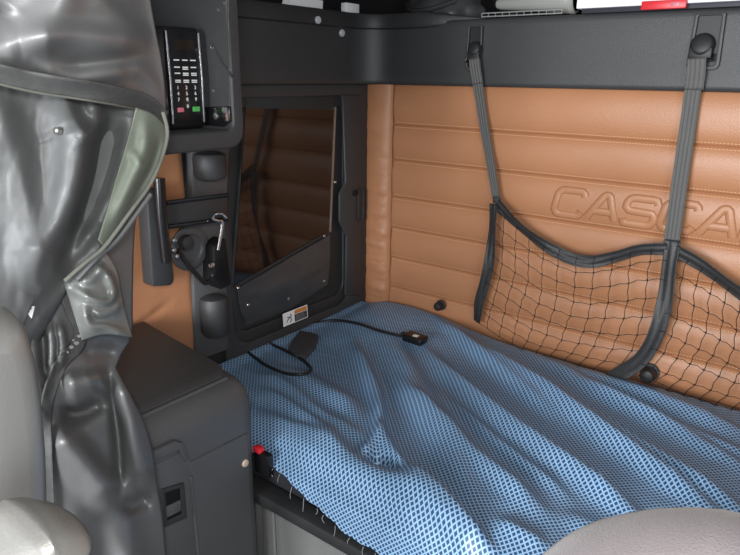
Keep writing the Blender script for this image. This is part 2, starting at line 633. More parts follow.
for (px, py) in ((238, 288), (248, 305), (288, 299), (324, 281), (324, 236), (335, 182)):
    MB().lathe([(0.0045, 0), (0.0045, 0.002), (0.003, 0.0035), (0.0005, 0.004)], on(px, py, x=0.015), (1, 0, 0), 12).build('rivet', MT['chrome'], win)
# safety sticker
SA, SB, SC = on(282.5, 314, x=0.0165), on(307, 304.5, x=0.0165), on(283.5, 327, x=0.0165)
SU = (SB - SA); SV = (SC - SA)


def sq(u0, u1, v0, v1, e=0.0):
    return [SA + SU * u + SV * v + Vector((e, 0, 0)) for u, v in ((u0, v0), (u1, v0), (u1, v1), (u0, v1))]


stk = MB().prism(sq(0, 1, 0, 1), (0.0006, 0, 0)).build('safety_sticker', MT['white'], win, smooth=False)
stk['label'] = 'small white, orange and black safety sticker with a pictogram'
MB().prism(sq(.46, .97, .06, .36, .0006), (0.0004, 0, 0)).build('orange_header', MT['orange'], stk, smooth=False)
MB().prism(sq(.46, .97, .40, .94, .0006), (0.0004, 0, 0)).build('black_text_block', MT['print'], stk, smooth=False)
mb = MB()
for k in range(5): mb.prism(sq(.50, .93 - .07 * (k % 2), .47 + .09 * k, .49 + .09 * k, .001), (0.0003, 0, 0))
mb.build('text_lines', MT['worn'], stk, smooth=False)


def sp(u, v): return SA + SU * u + SV * v + Vector((0.001, 0, 0))


mb = MB()
mb.tube([sp(.12, .75), sp(.20, .55), sp(.27, .42)], 0.0012, 6)
mb.tube([sp(.27, .42), sp(.33, .62), sp(.27, .85)], 0.0012, 6)
mb.tube([sp(.15, .40), sp(.27, .42), sp(.36, .35)], 0.0010, 6)
mb.lathe([(0.0018, -0.0004), (0.0018, 0.0006)], sp(.30, .25), (1, 0, 0), 10)
mb.build('pictogram', MT['print'], stk, smooth=False)

# ---- black pillar left of the window
pil = MB()
pil.prism(lw([(192, 128), (231, 128), (226, 235), (229, 350), (196, 362), (193, 260)], 0.030), (-0.032, 0, 0))
struct(pil.build('trim_3', MT['cab'], bevel=0.006))
rec = MB().lathe([(0.052, 0), (0.052, 0.004), (0.046, 0.008), (0.034, 0.008), (0.030, 0.003), (0.02, 0.002), (0.001, 0.002)], on(189, 248, x=0.031), (1, 0, 0), 32)
rec.build('round_boss', MT['cab'], bpy.data.objects['trim_3'])


# =================================================================== THINGS ON THE LEFT WALL
def bumper(px, py0, py1, r, label):
    top, bot = on(px, py0, x=0.050), on(px, py1, x=0.050)
    c = Vector((0.050, top.y, bot.z)); h = top.z - bot.z
    t = thing('rubber_bumper', label, 'bumper', (0.03, top.y, bot.z), 'rubber bumpers on the pillar')
    MB().lathe([(r * .55, 0), (r * .85, 0.004), (r, 0.014), (r, h - .012), (r * .9, h - .004), (r * .6, h)], c, (0, 0, 1), 24).build('cap', MT['trim'], t)
    MB().bx(0.0305, 0.050, top.y - r * .6, top.y + r * .6, bot.z + .006, top.z - .006).build('mount', MT['black'], t, bevel=0.003)


bumper(209, 152, 180, 0.038, 'black rounded rubber bumper directly under the upper cabinet')
bumper(213, 296, 336, 0.034, 'black rounded rubber bumper low on the pillar, near the bed corner')

# folding bracket with strut, cross arm and chrome hook
br = thing('folding_bracket', 'black metal folding bracket with chrome hook on the wall left of the window', 'bracket', on(165, 285, x=0.03))
pl = lw([(147, 190), (160, 188), (167, 200), (175, 281), (172, 286), (153, 287)], 0.075)
MB().prism(pl, (-0.040, 0, 0)).build('back_plate', MT['trim'], br, bevel=0.006)
MB().tube(lw([(159, 178), (161, 215), (166, 262)], 0.090), [0.012, 0.012, 0.010], 12).build('strut', MT['gloss'], br)
arm = lw([(166, 203), (228, 195), (227, 219), (168, 227)], 0.085)
MB().prism(arm, (-0.018, 0, 0)).build('cross_arm', MT['black'], br, bevel=0.003)
MB().tube(lw([(166, 203), (228, 195)], 0.088), 0.005, 8).build('arm_flange', MT['gloss'], br)
MB().tube(lw([(168, 227), (227, 219)], 0.088), 0.005, 8).build('arm_flange', MT['gloss'], br)
hk = [(226, 218), (221, 214), (214, 215), (213, 219), (218, 221), (222, 222), (221, 234), (218, 250)]
MB().tube(spline(lw(hk, 0.10), 30), 0.0034, 8).build('chrome_hook', MT['chrome'], br)
MB().tube(spline(lw([(178, 250), (186, 262), (198, 276), (206, 283), (213, 276), (211, 262)], 0.082), 24), 0.0055, 8).build('link_rod', MT['gloss'], br)
MB().lathe([(0.016, 0), (0.018, 0.006), (0.015, 0.016), (0.004, 0.02)], on(184, 242, x=0.06), (1, 0, 0), 18).build('pivot_knob', MT['black'], br)
for q in ((173, 240), (173, 250), (176, 256)):
    MB().lathe([(0.005, 0), (0.005, 0.006), (0.002, 0.008)], on(*q, x=0.088), (1, 0, 0), 10).build('bolt', MT['steel'], br)
MB().lathe([(0.007, 0), (0.006, 0.006), (0.001, 0.009)], on(211, 265, x=0.088), (1, 0, 0), 12).build('bolt', MT['chrome'], br)
lt = lw([(214, 246), (226, 238), (232, 284), (222, 290), (214, 282)], 0.070)
MB().prism(lt, (-0.045, 0, 0)).build('latch_block', MT['dark'], br, bevel=0.005)

# =================================================================== LOWER CABINET
CX, CY, CZ = 0.372, -0.830, 0.962
cab = thing('storage_cabinet', 'dark grey plastic storage cabinet beside the bed foot, partly behind the curtain', 'cabinet', (0.19, -1.1, 0.0))
# body section in x-z rounded at the top front edge, swept along y with a rounded rear corner
sec = [(0.034, 0.0), (CX, 0.0), (CX, CZ - .05)]
for k in range(1, 9):
    a = math.radians(90 * k / 8)
    sec.append((CX - 0.045 + 0.045 * math.cos(a), CZ - 0.05 + 0.05 * math.sin(a)))
sec += [(0.20, CZ + 0.016), (0.034, CZ + 0.036)]
mb = MB()
ys = [CY, CY - .004, CY - .012, CY - .03, -1.0, -1.25, -1.55]
ins = [0.022, 0.010, 0.003, 0, 0, 0, 0]
rings = []
for y, i_ in zip(ys, ins):
    rings.append([Vector((max(0.034, x - (i_ if x > .2 else 0)), y, max(0, z - (i_ if z > .5 else 0)))) for x, z in sec])
n = len(sec)
vs = [p for r in rings for p in r]
fs = []
for j in range(len(rings) - 1):
    for i in range(n):
        k = (i + 1) % n
        fs.append((j * n + i, j * n + k, (j + 1) * n + k, (j + 1) * n + i))
fs += [tuple(range(n)), tuple(range((len(rings) - 1) * n, len(rings) * n))[::-1]]
mb.add(vs, fs)
mb.build('body', MT['cab'], cab, angle=50)
# top mat with the rim line
mb = MB()
tp = [(CX - .045, -0.868), (CX - .045, -1.5), (0.04, -1.5), (0.04, -0.842), (CX - .075, -0.842)]
mb.prism([Vector((x, y, CZ + 0.001 + 0.118 * (0.33 - x))) for x, y in tp], (0, 0, 0.004)).build('top_panel', MT['cabtop'], cab, bevel=0.002)
MB().tube([Vector((CX - .040, y, CZ - .0005)) for y in (-0.862, -1.0, -1.2, -1.5)], 0.004, 8).build('rim_bead', MT['cab'], cab)
# door on the side facing the aisle


def fx(pts, x=CX): return [on(px, py, x=x) for px, py in pts]


dr = [(248, 433), (192, 462), (186, 450), (178, 446), (140, 467), (140, 700), (258, 640)]
door = MB().prism(fx(dr, CX + .004), (-0.006, 0, 0)).build('door', MT['cab'], cab, bevel=0.003)
rc = [(181, 452), (146, 470), (146, 690), (204, 660), (198, 560), (192, 476)]
MB().prism(fx(rc, CX + .0065), (-0.004, 0, 0)).build('recess_panel', MT['cab'], door, bevel=0.002)
lip = [(176, 441), (184, 443), (190, 459), (186, 462), (179, 451), (142, 469), (142, 458)]
MB().prism(fx(lip, CX + .012), (-0.010, 0, 0)).build('grip_lip', MT['cab'], door, bevel=0.004)
fr_o = fx([(160, 489), (183, 482), (186, 517), (163, 527)], CX + .007)
fr_i = fx([(164, 492), (179, 487), (181, 513), (166, 520)], CX + .007)
MB().ring(fr_o, fr_i, (0.004, 0, 0)).build('latch_bezel', MT['black'], door, bevel=0.001)
MB().prism(fr_i, (0.001, 0, 0)).build('latch_well', MT['dark'], door, smooth=False)
MB().prism(fx([(166, 507), (181, 500), (181, 511), (167, 518)], CX + .010), (-0.004, 0, 0)).build('latch_tongue', MT['cab'], door, bevel=0.001)
MB().tube(spline(fx([(191, 476), (194, 510), (197, 540), (203, 600)], CX + .0065), 20), 0.003, 8).build('groove_bead', MT['cab'], door)
cp = MB().lathe([(0.0078, -0.002), (0.0078, 0.002), (0.006, 0.004), (0.002, 0.0045)], on(245, 463, x=CX + .004), (1, 0, 0), 18).build('screw_cap', MT['capbeige'], door)
cp['label'] = 'round beige screw cap'

# =================================================================== UPPER CABINET + MICROWAVE
uc = thing('wall_cabinet', 'open-fronted charcoal wall cabinet above the bracket, holding the microwave', 'cabinet', (0.19, -1.1, 1.40))
YR, YL, ZB, ZT = -0.820, -1.52, 1.398, 2.05
outer = rrect(YL, YR, ZB, ZT, 0.030, 0.02)
inner = rrect(YL + .03, YR - .024, ZB + .030, ZT - .03, 0.014, 0.02)
MB().ring(outer, inner, (0.350, 0, 0)).build('carcass', MT['trim'], uc, bevel=0.005, seg=3)
MB().bx(0.022, 0.03, YL + .025, YR - .02, ZB + .02, ZT - .02).build('back_panel', MT['trim'], uc)
yi = YR - 0.024
iw = lambda px, py: on(px, py, y=yi - 0.0004)
mb = MB()
for q in ((217, 16), (214, 47), (212, 92), (190, 4)):
    pass
mb.tube([iw(212, 43), iw(222, 62), iw(232, 76)], 0.0025, 6)
mb.tube([iw(228, 0), iw(229, 60), iw(229, 118)], 0.0018, 6)
mb.build('liner_rib', MT['trim'], uc)
for q in ((218, 10), (211, 47), (213, 91), (224, 3)):
    MB().lathe([(0.0032, -0.001), (0.0032, 0.0015), (0.001, 0.002)], iw(*q), (0, -1, 0), 10).build('screw', MT['steel'], uc)
brk = MB()
brk.prism([iw(206, 107), iw(231, 106), iw(232, 121), iw(222, 131), iw(206, 130)], (0, -0.004, 0))
brk.build('mounting_bracket', MT['gloss'], uc, bevel=0.001)
MB().lathe([(0.0055, 0), (0.0055, 0.002), (0.002, 0.003)], iw(218, 116) + Vector((0, -.004, 0)), (0, -1, 0), 14).build('bracket_bolt', MT['steel'], uc)
MB().prism([iw(226, 107), iw(230, 107), iw(231, 121), iw(227, 121)], (0, -0.010, 0)).build('bracket_flange', MT['chrome'], uc, bevel=0.0008)

MX = 0.312
mw = thing('microwave_oven', 'black microwave oven with number keypad standing inside the wall cabinet', 'microwave', (0.18, -1.05, ZB + .03))
mp = lambda px, py, d=0.0: on(px, py, x=MX + d)
A, B, Cc, D = mp(165, 28), mp(199, 30), mp(206, 130), mp(174, 132)
MYR, MYL = max(A.y, B.y, Cc.y), -1.36
MZT, MZB = A.z, ZB + 0.031
MB().bx(0.04, MX - .004, MYL, MYR - .001, MZB, MZT + .004).build('body', MT['gloss'], mw, bevel=0.004)
PW0, PW1 = D.y, MYR - .003
MB().bx(MX - .006, MX, MYL + .004, PW0 - .004, MZB + .004, MZT).build('oven_door', MT['gloss'], mw, bevel=0.003)
cpn = MB().bx(MX - .006, MX + .002, PW0, PW1, MZB + .003, MZT).build('control_panel', MT['gloss'], mw, bevel=0.004)
for y in (PW0 - .001, PW1 - .0005):
    MB().tube([Vector((MX + .001, y, MZB + .01)), Vector((MX + .003, y, (MZB + MZT) / 2)), Vector((MX + .001, y, MZT - .004))], 0.0017, 8).build('chrome_strip', MT['chrome'], mw)
pw = PW1 - PW0; ph = MZT - MZB


def pp(u, v, e=0.0): return Vector((MX + .0022 + e, lerp(PW0, PW1, u), lerp(MZT, MZB, v)))


def prect(b, u0, u1, v0, v1, e=0, d=0.0006):
    b.prism([pp(u0, v0, e), pp(u1, v0, e), pp(u1, v1, e), pp(u0, v1, e)], (d, 0, 0)); return b


prect(MB(), .20, .80, .10, .20).build('display', MT['display'], cpn, smooth=False)
mb = MB()
for r, v in enumerate((.295, .365, .425, .495)):
    for c, u in enumerate((.22, .48, .74)):
        prect(mb, u - .085, u + .085, v, v + .012)
        if r in (1, 3) and c == 1 or r in (2, 3) and c > 0:
            prect(mb, u - .085, u + .085, v + .018, v + .030)
        if r == 3 and c == 0:
            prect(mb, u - .085, u + .085, v + .018, v + .028)
mb.build('key_legends', MT['whitepl'], cpn, smooth=False)
st_ = prect(MB(), .14, .34, .775, .82).build('stop_key', MT['pink'], cpn, bevel=0.0003); st_['label'] = 'reddish stop key'
sg_ = prect(MB(), .62, .86, .770, .82).build('start_key', MT['green'], cpn, bevel=0.0003); sg_['label'] = 'green start key'


def text(s, loc, size, material, parent, name, R=None, ext=0.0003):
    c = bpy.data.curves.new(name, 'FONT'); c.body = s; c.size = size; c.extrude = ext
    c.align_x = 'CENTER'; c.align_y = 'CENTER'
    t = bpy.data.objects.new(name, c); COL.objects.link(t)
    t.matrix_world = Matrix.Translation(loc) @ R
    dg = bpy.context.evaluated_depsgraph_get()
    me = bpy.data.meshes.new_from_object(t.evaluated_get(dg))
    me.transform(t.matrix_world)
    COL.objects.unlink(t); bpy.data.objects.remove(t)
    return me


RT = Matrix(((0, 0, 1), (1, 0, 0), (0, 1, 0))).to_4x4()     # text x -> +y, text up -> +z, facing +x
dig = bmesh.new()
for i, ch in enumerate(['1', '2', '3', '4', '5', '6', '7', '8', '9', '0']):
    u = (.20, .47, .75)[i % 3] if i < 9 else .47
    v = (.575, .635, .695, .765)[i // 3]
    me = text(ch, pp(u, v, .0004), 0.0080, None, None, 'digit', RT)
    dig.from_mesh(me)
me = bpy.data.meshes.new('keypad_digits'); dig.to_mesh(me); dig.free()
me.materials.append(MT['whitepl'])
dg_o = bpy.data.objects.new('keypad_digits', me); COL.objects.link(dg_o)
dg_o.parent = cpn
dg_o.matrix_parent_inverse = Matrix.Identity(4)

# =================================================================== BED
bb = thing('bunk_base', 'grey moulded plastic bunk base with black front rail under the mattress', 'bed base', (1.1, -0.42, 0))
mb = MB()
mb.bx(0.01, 2.15, -0.79, -0.012, 0.0, 0.665)
mb.build('box', MT['base'], bb, bevel=0.006)
MB().bx(0.01, 2.15, -0.83, -0.785, 0.672, 0.700).build('front_rail', MT['black'], bb, bevel=0.006)
fy = -0.792
fp = [on(px, py, y=fy - .012) for px, py in ((276, 516), (290, 506), (302, 508), (312, 520), (322, 522), (345, 540), (380, 568), (380, 760), (290, 760))]
MB().prism(fp, (0, 0.013, 0)).build('raised_front_panel', MT['base'], bb, bevel=0.006, seg=3)
fp2 = [on(px, py, y=fy - .004) for px, py in ((262, 500), (273, 506), (286, 760), (266, 760))]
MB().prism(fp2, (0, 0.006, 0)).build('corner_strip', MT['base'], bb, bevel=0.003)

mt = MB().bx(0.03, 2.14, -0.785, -0.055, 0.667, 0.772).build('mattress', MT['mattress'], None, bevel=0.04, seg=4)
tag(mt, 'dark bunk mattress lying under the blue sheet, seen along its front edge', 'mattress')

# sheet ---------------------------------------------------------------
BEDR = Ridges([
    # long diagonal folds running to the lower right
    ([(473, 330), (564, 364), (760, 443)], .007, 7, 5),
    ([(443, 328), (524, 385), (725, 522)], .010, 8, 5),
    ([(419, 351), (497, 418), (645, 524)], .010, 9, 6),
    ([(395, 385), (463, 450), (545, 515)], .008, 10, 7),
    ([(470, 317), (618, 364), (745, 402)], .005, 5, 4),
    ([(497, 362), (618, 437), (750, 518)], .008, 7, 5),
    ([(520, 350), (640, 415), (760, 478)], .005, 6, 4),
    ([(560, 378), (660, 422), (760, 462)], .004, 5, 4),
    ([(430, 322), (480, 362), (560, 424)], .005, 5, 4),
    ([(440, 395), (500, 446), (570, 500)], .004, 6, 4),
    ([(396, 466), (440, 503), (495, 558)], .011, 18, 7),
    # tight fold pointing up and its fork
    ([(352, 345), (366, 372), (378, 400), (382, 436)], .008, 8, 5),
    ([(382, 426), (376, 444), (360, 460)], .005, 7, 5),
    ([(380, 430), (390, 450), (404, 474)], .005, 10, 5),
    ([(385, 340), (410, 385), (440, 440), (480, 500)], .005, 14, 10),
    ([(398, 350), (430, 400), (470, 455)], .004, 10, 7),
    # folds by the cabinet
    ([(250, 375), (290, 395), (330, 425), (366, 440)], .006, 9, 7),
    ([(255, 392), (290, 412), (330, 440), (352, 452)], .006, 8, 6),
    ([(258, 362), (300, 385), (345, 410), (368, 425)], .005, 10, 8),
    ([(290, 372), (330, 392), (362, 410)], .004, 8, 6),
    # front slope
    ([(262, 430), (320, 462), (390, 500), (440, 545)], .007, 10, 9),
    ([(300, 440), (360, 470), (420, 505), (470, 555)], .006, 9, 9),
    ([(256, 415), (320, 445), (350, 462)], .005, 8, 8),
    ([(368, 462), (385, 462), (400, 474)], -.008, 5, 4),
    ([(560, 515), (600, 530), (640, 540)], .002, 9, 8),
    ([(498, 522), (515, 532), (545, 548)], .003, 7, 7),
])
S_TOT = 1.0


def sheet_base(x, s):
    """s = 0 at the back wall, running toward the aisle"""
    # round over at the wall, flat, gentle slope, then drop
    if s < 0.03:
        y = -0.020 - 0.030 * (s / 0.03); z = BED - 0.012 * (1 - s / 0.03) ** 2
    elif s < 0.70:
        y = -0.05 - (s - 0.03); z = BED
    else:
        t = s - 0.70
        # arc: slope grows from 0 to vertical
        y0 = -0.72
        R1 = 0.11
        if t < 0.10:
            y = y0 - t * 0.95; z = BED - 4.2 * t * t
        else:
            tt = t - 0.10
            y = y0 - 0.095 - 0.22 * tt; z = BED - 0.042 - 0.95 * tt
    return y, z


def sheet_s_end(x):
    # the hem is short by the cabinet and longer to the right
    px = x
    return 0.790 + 0.062 * smooth(0.34, 0.66, px) + 0.03 * smooth(0.7, 1.1, px) + 0.002 * math.sin(px * 55) + 0.0015 * math.sin(px * 141)


NX, NS = 420, 190
X0, X1 = 0.018, 2.13


def sheet_pt(u, v):
    uu = u
    x = lerp(X0, X1, u)
    s = v * sheet_s_end(x)
    y, z = sheet_base(x, s)
    # left edge: mattress end rounded
    le = smooth(0.05, 0.0, x - X0)
    z += 0.008 * le * le
    # softened far corner
    dc = math.hypot(x - 0.0, y)
    z += 0.006 * math.exp(-(dc / 0.09) ** 2)
    bulge = 0.042 * math.exp(-((x - .20) / .24) ** 2) * smooth(-0.42, -0.04, y) * smooth(-0.02, 0.12, x)
    px, py = proj((x, y, z))
    d = 3.2 * BEDR(px, py)
    d += 0.0022 * fbm((x * 1.2, y * 2.6, 3.0), 6.0, 3)
    edge = smooth(0.0, 0.10, s)
    if s < 0.70:
        z += d * edge
    else:
        k = smooth(0.70, 0.84, s)
        z += d * (1 - .6 * k); y -= d * 0.6 * k
    z += 0.003 + bulge
    return Vector((x, y, z))


mb = MB()
mb.grid(sheet_pt, NX, NS, lambda u, v: (lerp(X0, X1, u), v * sheet_s_end(lerp(X0, X1, u))))
sheet = mb.build('bed_sheet', MT['sheet'], None, angle=180)
tag(sheet, 'rumpled blue satin bed sheet with a small dotted lattice pattern, spread over the bunk', 'bed sheet')
for k in range(12):
    x = 0.37 + (0.70 - 0.37) * k / 11 + random.uniform(-.008, .008)
    y, z = sheet_base(x, sheet_s_end(x))
    p = Vector((x, y - .004, z + .004))
    l = random.uniform(.012, .030)
    th = MB().tube(spline([p, p + Vector((random.uniform(-.003, .004), -.003, -l * .5)), p + Vector((random.uniform(-.006, .006), -.002, -l))], 7), 0.0007, 5)
    th.build('loose_thread', MT['wire'], sheet)

# red seat belt buckle between cabinet and bed
bk = thing('belt_buckle', 'small black buckle with red button wedged between the cabinet and the bed', 'buckle', (0.36, -0.80, 0.71))
p = on(259.5, 449, y=-0.818)
q = on(266, 462, y=-0.818)
MB().box((q.x - .006, q.y, q.z - .004), (0.042, 0.016, 0.05)).build('casing', MT['gloss'], bk, bevel=0.004)
MB().box((p.x - .001, p.y - .001, p.z - .001), (0.022, 0.014, 0.014)).build('release_button', MT['red'], bk, bevel=0.003)

# =================================================================== THINGS ON THE SHEET
from mathutils.bvhtree import BVHTree
_bvh = BVHTree.FromPolygons([v.co for v in sheet.data.vertices], [tuple(p.vertices) for p in sheet.data.polygons])


def on_sheet(px, py, h=0.0):
    """the point of the finished sheet surface under this place of the photo, lifted by h"""
    d = ray(px, py).normalized()
    hit = _bvh.ray_cast(CAM, d)[0]
    if hit is None:
        return on(px, py, z=BED + .004 + h)
    for _ in range(2):
        hit = hit + Vector((0, 0, h)) if _ == 0 else hit
    return hit


cb = thing('power_cable', 'black power cable looped on the sheet, ending in a small black connector box', 'cable', on_sheet(300, 370))
cpts = [(246, 351), (256, 360), (266, 367), (285, 375), (304, 376), (311, 371), (303, 362), (285, 352), (265, 341), (272, 337), (287, 332), (309, 325), (333, 322), (357, 325), (378, 332), (401, 338)]
path = spline([on_sheet(a, b, .005) for a, b in cpts], 110)
MB().tube(path, 0.0042, 8).build('cord', MT['rubber'], cb)
c0 = on_sheet(415, 342, .011)
ax = (on_sheet(428, 347, .011) - on_sheet(402, 338, .011)).normalized()
ay = Vector((0, 0, 1)).cross(ax).normalized(); az = ax.cross(ay)
R3 = Matrix((ax, ay, az)).transposed()
MB().box(c0, (0.060, 0.040, 0.020), R3).build('connector_box', MT['gloss'], cb, bevel=0.004, seg=3)
MB().box(c0 - ax * .036, (0.018, 0.018, 0.013), R3).build('strain_relief', MT['rubber'], cb, bevel=0.004)
MB().box(c0 + az * .0102 + ax * .004 - ay * .004, (0.015, 0.014, 0.0008), R3).build('white_label', MT['white'], cb, smooth=False)

qd = [(288, 352), (293, 343), (300, 334), (310, 336), (319, 339), (316, 350), (306, 361), (296, 359)]
pts = [on_sheet(a, b, .001) for a, b in qd]
mb = MB(); mb.prism([p + Vector((0, 0, .001)) for p in pts], (0, 0, .011))
pc = mb.build('felt_pouch', MT['pouch'], None, bevel=0.004, seg=3)
tag(pc, 'small flat dark grey pouch lying on the sheet beside the cable loop', 'pouch')


def knob(p, r, label, axis=(0, -1, 0), group='black anchor knobs at the foot of the leather wall'):
    t = thing('net_anchor', label, 'anchor', p, group)
    MB().lathe([(r * .6, -0.002), (r * .6, r * .5), (r, r * .7), (r, r * 1.5), (r * .8, r * 1.9), (r * .3, r * 2.05)], p, axis, 20).build('anchor_head', MT['rubber'], t)
    MB().lathe([(r * 1.25, -0.001), (r * 1.2, 0.003), (r * .7, 0.004)], p, axis, 20).build('washer', MT['black'], t)


knob(on(441, 305, y=-0.022), 0.013, 'small black anchor knob at the foot of the leather wall, left of the net')
knob(on(650, 372, y=-0.022), 0.018, 'black anchor knob low on the leather wall, beside the net\'s middle band')

# =================================================================== CARGO NET
def strap_hook(cx, x0, x1, y0, y1, hy, label):
    yb = -0.0205
    t = thing('strap_hook', label, 'hook', on(cx, hy, y=yb), 'black strap hooks on the upper trim')
    a = on((x0 + x1) / 2, (y0 + y1) / 2, y=yb)
    l, r_ = on(x0, hy, y=yb).x, on(x1, hy, y=yb).x
    zt, zb = on(cx, y0, y=yb).z, on(cx, y1, y=yb).z
    w = (r_ - l) / 2; c = (l + r_) / 2
    ol, il = [], []
    def rr(x0_, x1_, z0_, z1_, rb):
        out = []
        for (qx, qz, a0) in ((x1_ - rb, z1_ - .002, 0), (x0_ + rb, z1_ - .002, 90), (x0_ + rb * 1.6, z0_ + rb, 180), (x1_ - rb * 1.6, z0_ + rb, 270)):
            for k in range(7):
                an = math.radians(a0 + 15 * k)
                rad = rb if a0 >= 180 else .002
                out.append(Vector((qx + rad * math.cos(an), yb, qz + rad * math.sin(an))))
        return out
    MB().ring(rr(c - w, c + w, zb, zt, .012), rr(c - w * .74, c + w * .74, zb + .008, zt - .004, .009), (0, -0.010, 0)).build('bezel', MT['trim'], t, bevel=0.002)
    MB().prism(rr(c - w * .74, c + w * .74, zb + .008, zt - .004, .009), (0, -0.001, 0)).build('recess_plate', MT['rubber'], t)
    h = on(cx, hy, y=yb - .012)
    k = w * 0.60
    mb = MB()
    mb.lathe([(k * .9, 0), (k * 1.05, 0.004), (k, 0.012), (k * .9, 0.018), (k * .7, 0.020), (k * .2, 0.021)], h + Vector((0, .008, .002)), (0, -1, 0.25), 20)
    mb.box(h + Vector((0, -.004, -.012)), (k * 1.9, 0.016, 0.022))
    mb.build('hook', MT['rubber'], t, bevel=0.003)
    mb = MB()
    zl = h.z - .026
    mb.tube([Vector((c - k * .8, yb - .016, zl + .012)), Vector((c - k * .9, yb - .018, zl)), Vector((c + k * .9, yb - .018, zl)), Vector((c + k * .8, yb - .016, zl + .012))], 0.003, 8)
    mb.build('wire_loop', MT['gloss'], t)


strap_hook(475, 465, 486, 26, 71, 51, 'black plastic strap hook holding the narrow left strap of the net')
strap_hook(702, 686, 727, 14, 70, 47, 'black plastic strap hook holding the wide right strap of the net')

net = thing('cargo_net', 'black cargo net with grey straps and webbing hem, hanging on the leather wall', 'cargo net', on(660, 245, y=-.06))


def ribbon(name, path, hw, mat_, ribs=4, nrm=(0, -1, 0), thick=0.0016, twist=None, wdir=None, nw=24, parent=net, crease=0.0):
    """webbing strap following the path; ribs run along its length"""
    m = len(path)
    hw = hw if isinstance(hw, (list, tuple)) else [hw] * m
    mb = MB()

    def fn(u, v):
        i = round(v * (m - 1))
        p = path[i]
        t = (path[min(i + 1, m - 1)] - path[max(i - 1, 0)]).normalized()
        n = Vector(nrm)
        w = t.cross(n).normalized()
        n = w.cross(t).normalized()
        if twist:
            R = Matrix.Rotation(twist(v), 3, t); w = R @ w; n = R @ n
        a = (u - .5) * 2
        rib = 0.0007 * math.cos(a * math.pi * ribs) if ribs else 0
        return p + w * a * hw[i] + n * (rib - crease * a * a)
    mb.grid(fn, nw, m - 1)
    return mb.build(name, mat_, parent, angle=180, solid=thick)


def P3(pts): return [on(px, py, y=y) for px, py, y in pts]


s1 = P3([(474, 64, -.042), (478, 85, -.036), (484, 125, -.036), (490, 160, -.042), (496, 198, -.050)])
ribbon('hanging_strap', spline(s1, 30), [lerp(.0150, .0105, i / 29) for i in range(30)], MT['web'])
s2 = P3([(697, 62, -.042), (694, 82, -.036), (688, 125, -.038), (680, 180, -.046), (671, 246, -.060)])
ribbon('hanging_strap', spline(s2, 34), .0165, MT['web'])
# strap tabs folded round the hooks
ribbon('strap_tab', spline(P3([(474, 58, -.046), (476, 72, -.044), (478, 84, -.040)]), 12), .0150, MT['web'])
ribbon('strap_tab', spline(P3([(697, 58, -.048), (696, 74, -.044), (694, 90, -.041)]), 12), .0180, MT['web'])

TOP_L = P3([(497, 201, -.052), (515, 220, -.058), (540, 240, -.064), (567, 255, -.068), (590, 260, -.068), (615, 255, -.066), (640, 248, -.064), (668, 247, -.062)])
TOP_R = P3([(676, 249, -.062), (700, 262, -.066), (735, 287, -.070), (770, 312, -.072), (810, 335, -.072), (860, 340, -.070), (910, 338, -.066), (960, 342, -.062)])
tl, trr = spline(TOP_L, 70), spline(TOP_R, 70)
tw = lambda v: 0.55 * math.sin(v * 9) * math.sin(math.pi * v) + 0.25
ribbon('top_hem', [p + Vector((0, -.002, -.004)) for p in tl], .0150, MT['band'], ribs=2, twist=tw)
ribbon('top_hem', [p + Vector((0, -.002, -.004)) for p in trr], .0160, MT['band'], ribs=2, twist=tw)
LB = P3([(494, 204, -.056), (492, 235, -.058), (489, 262, -.060), (484, 285, -.056), (479, 303, -.050), (477, 322, -.044)])
lb = spline(LB, 40)
ribbon('side_band', lb, .0140, MT['band'], ribs=2, twist=lambda v: 0.5 * math.sin(v * 7 + .4))
MBD = P3([(673, 240, -.064), (669, 268, -.070), (665, 300, -.076), (658, 328, -.080), (648, 350, -.082), (636, 364, -.082), (620, 374, -.078), (608, 382, -.070)])
mbd = spline(MBD, 50)
ribbon('middle_band', mbd, [lerp(.0165, .019, i / 49) for i in range(50)], MT['band'], ribs=2, twist=lambda v: 0.35 * math.sin(v * 8) - 0.2 * v)
MB().box(tl[0] + Vector((0, -.001, .002)), (0.022, 0.006, 0.016)).build('corner_stitch', MT['band'], net, bevel=0.002)


def netting(top, left, right, bottom, nu, nv, bulge):
    pa = Coons(top, bottom, left, right)
    mb = MB()

    def pt(u, v):
        p = pa(u, v)
        b = bulge * math.sin(math.pi * u) * math.sin(math.pi * min(1, v * .95)) * 0.7
        q = Vector((0, -b, 0)) + Vector((noise.noise(Vector((u * 6, v * 4, 1))), 0, noise.noise(Vector((u * 6, v * 4, 7))))) * .006
        return p + q
    for i in range(nu + 1):
        mb.tube([pt(i / nu + (0.004 * (-1) ** k if 0 < i < nu else 0), k / (nv * 2)) for k in range(nv * 2 + 1)], 0.00080, 4)
    for j in range(1, nv + 1):
        mb.tube([pt(k / (nu * 2), j / nv + (0.006 * (-1) ** k if j < nv else 0)) for k in range(nu * 2 + 1)], 0.00080, 4)
    for i in range(nu + 1):
        for j in range(1, nv + 1):
            p = pt(i / nu, j / nv)
            mb.box(p, (0.0026, 0.0024, 0.0026), Euler((0, .78, 0)).to_matrix())
    return mb.build('netting', MT['net'], net, smooth=False)


zb = 0.806
botL = [on(478, 324, y=-.040)] + [Vector((on(px, py, y=-.045).x, -.045, zb)) for px, py in ((520, 334), (560, 348), (600, 362))] + [on(612, 372, y=-.060)]
netting(TOP_L, LB, MBD[:-1], botL, 11, 8, .012)
botR = [on(636, 374, y=-.060)] + [Vector((x, -.045, zb)) for x in (1.02, 1.16, 1.28)] + [Vector((1.40, -.050, zb))]
rightR = [TOP_R[-1], TOP_R[-1].lerp(botR[-1], .5), botR[-1]]
netting(TOP_R, [TOP_R[0]] + MBD[1:-1] + [on(636, 374, y=-.060)], rightR, botR, 16, 8, .012)

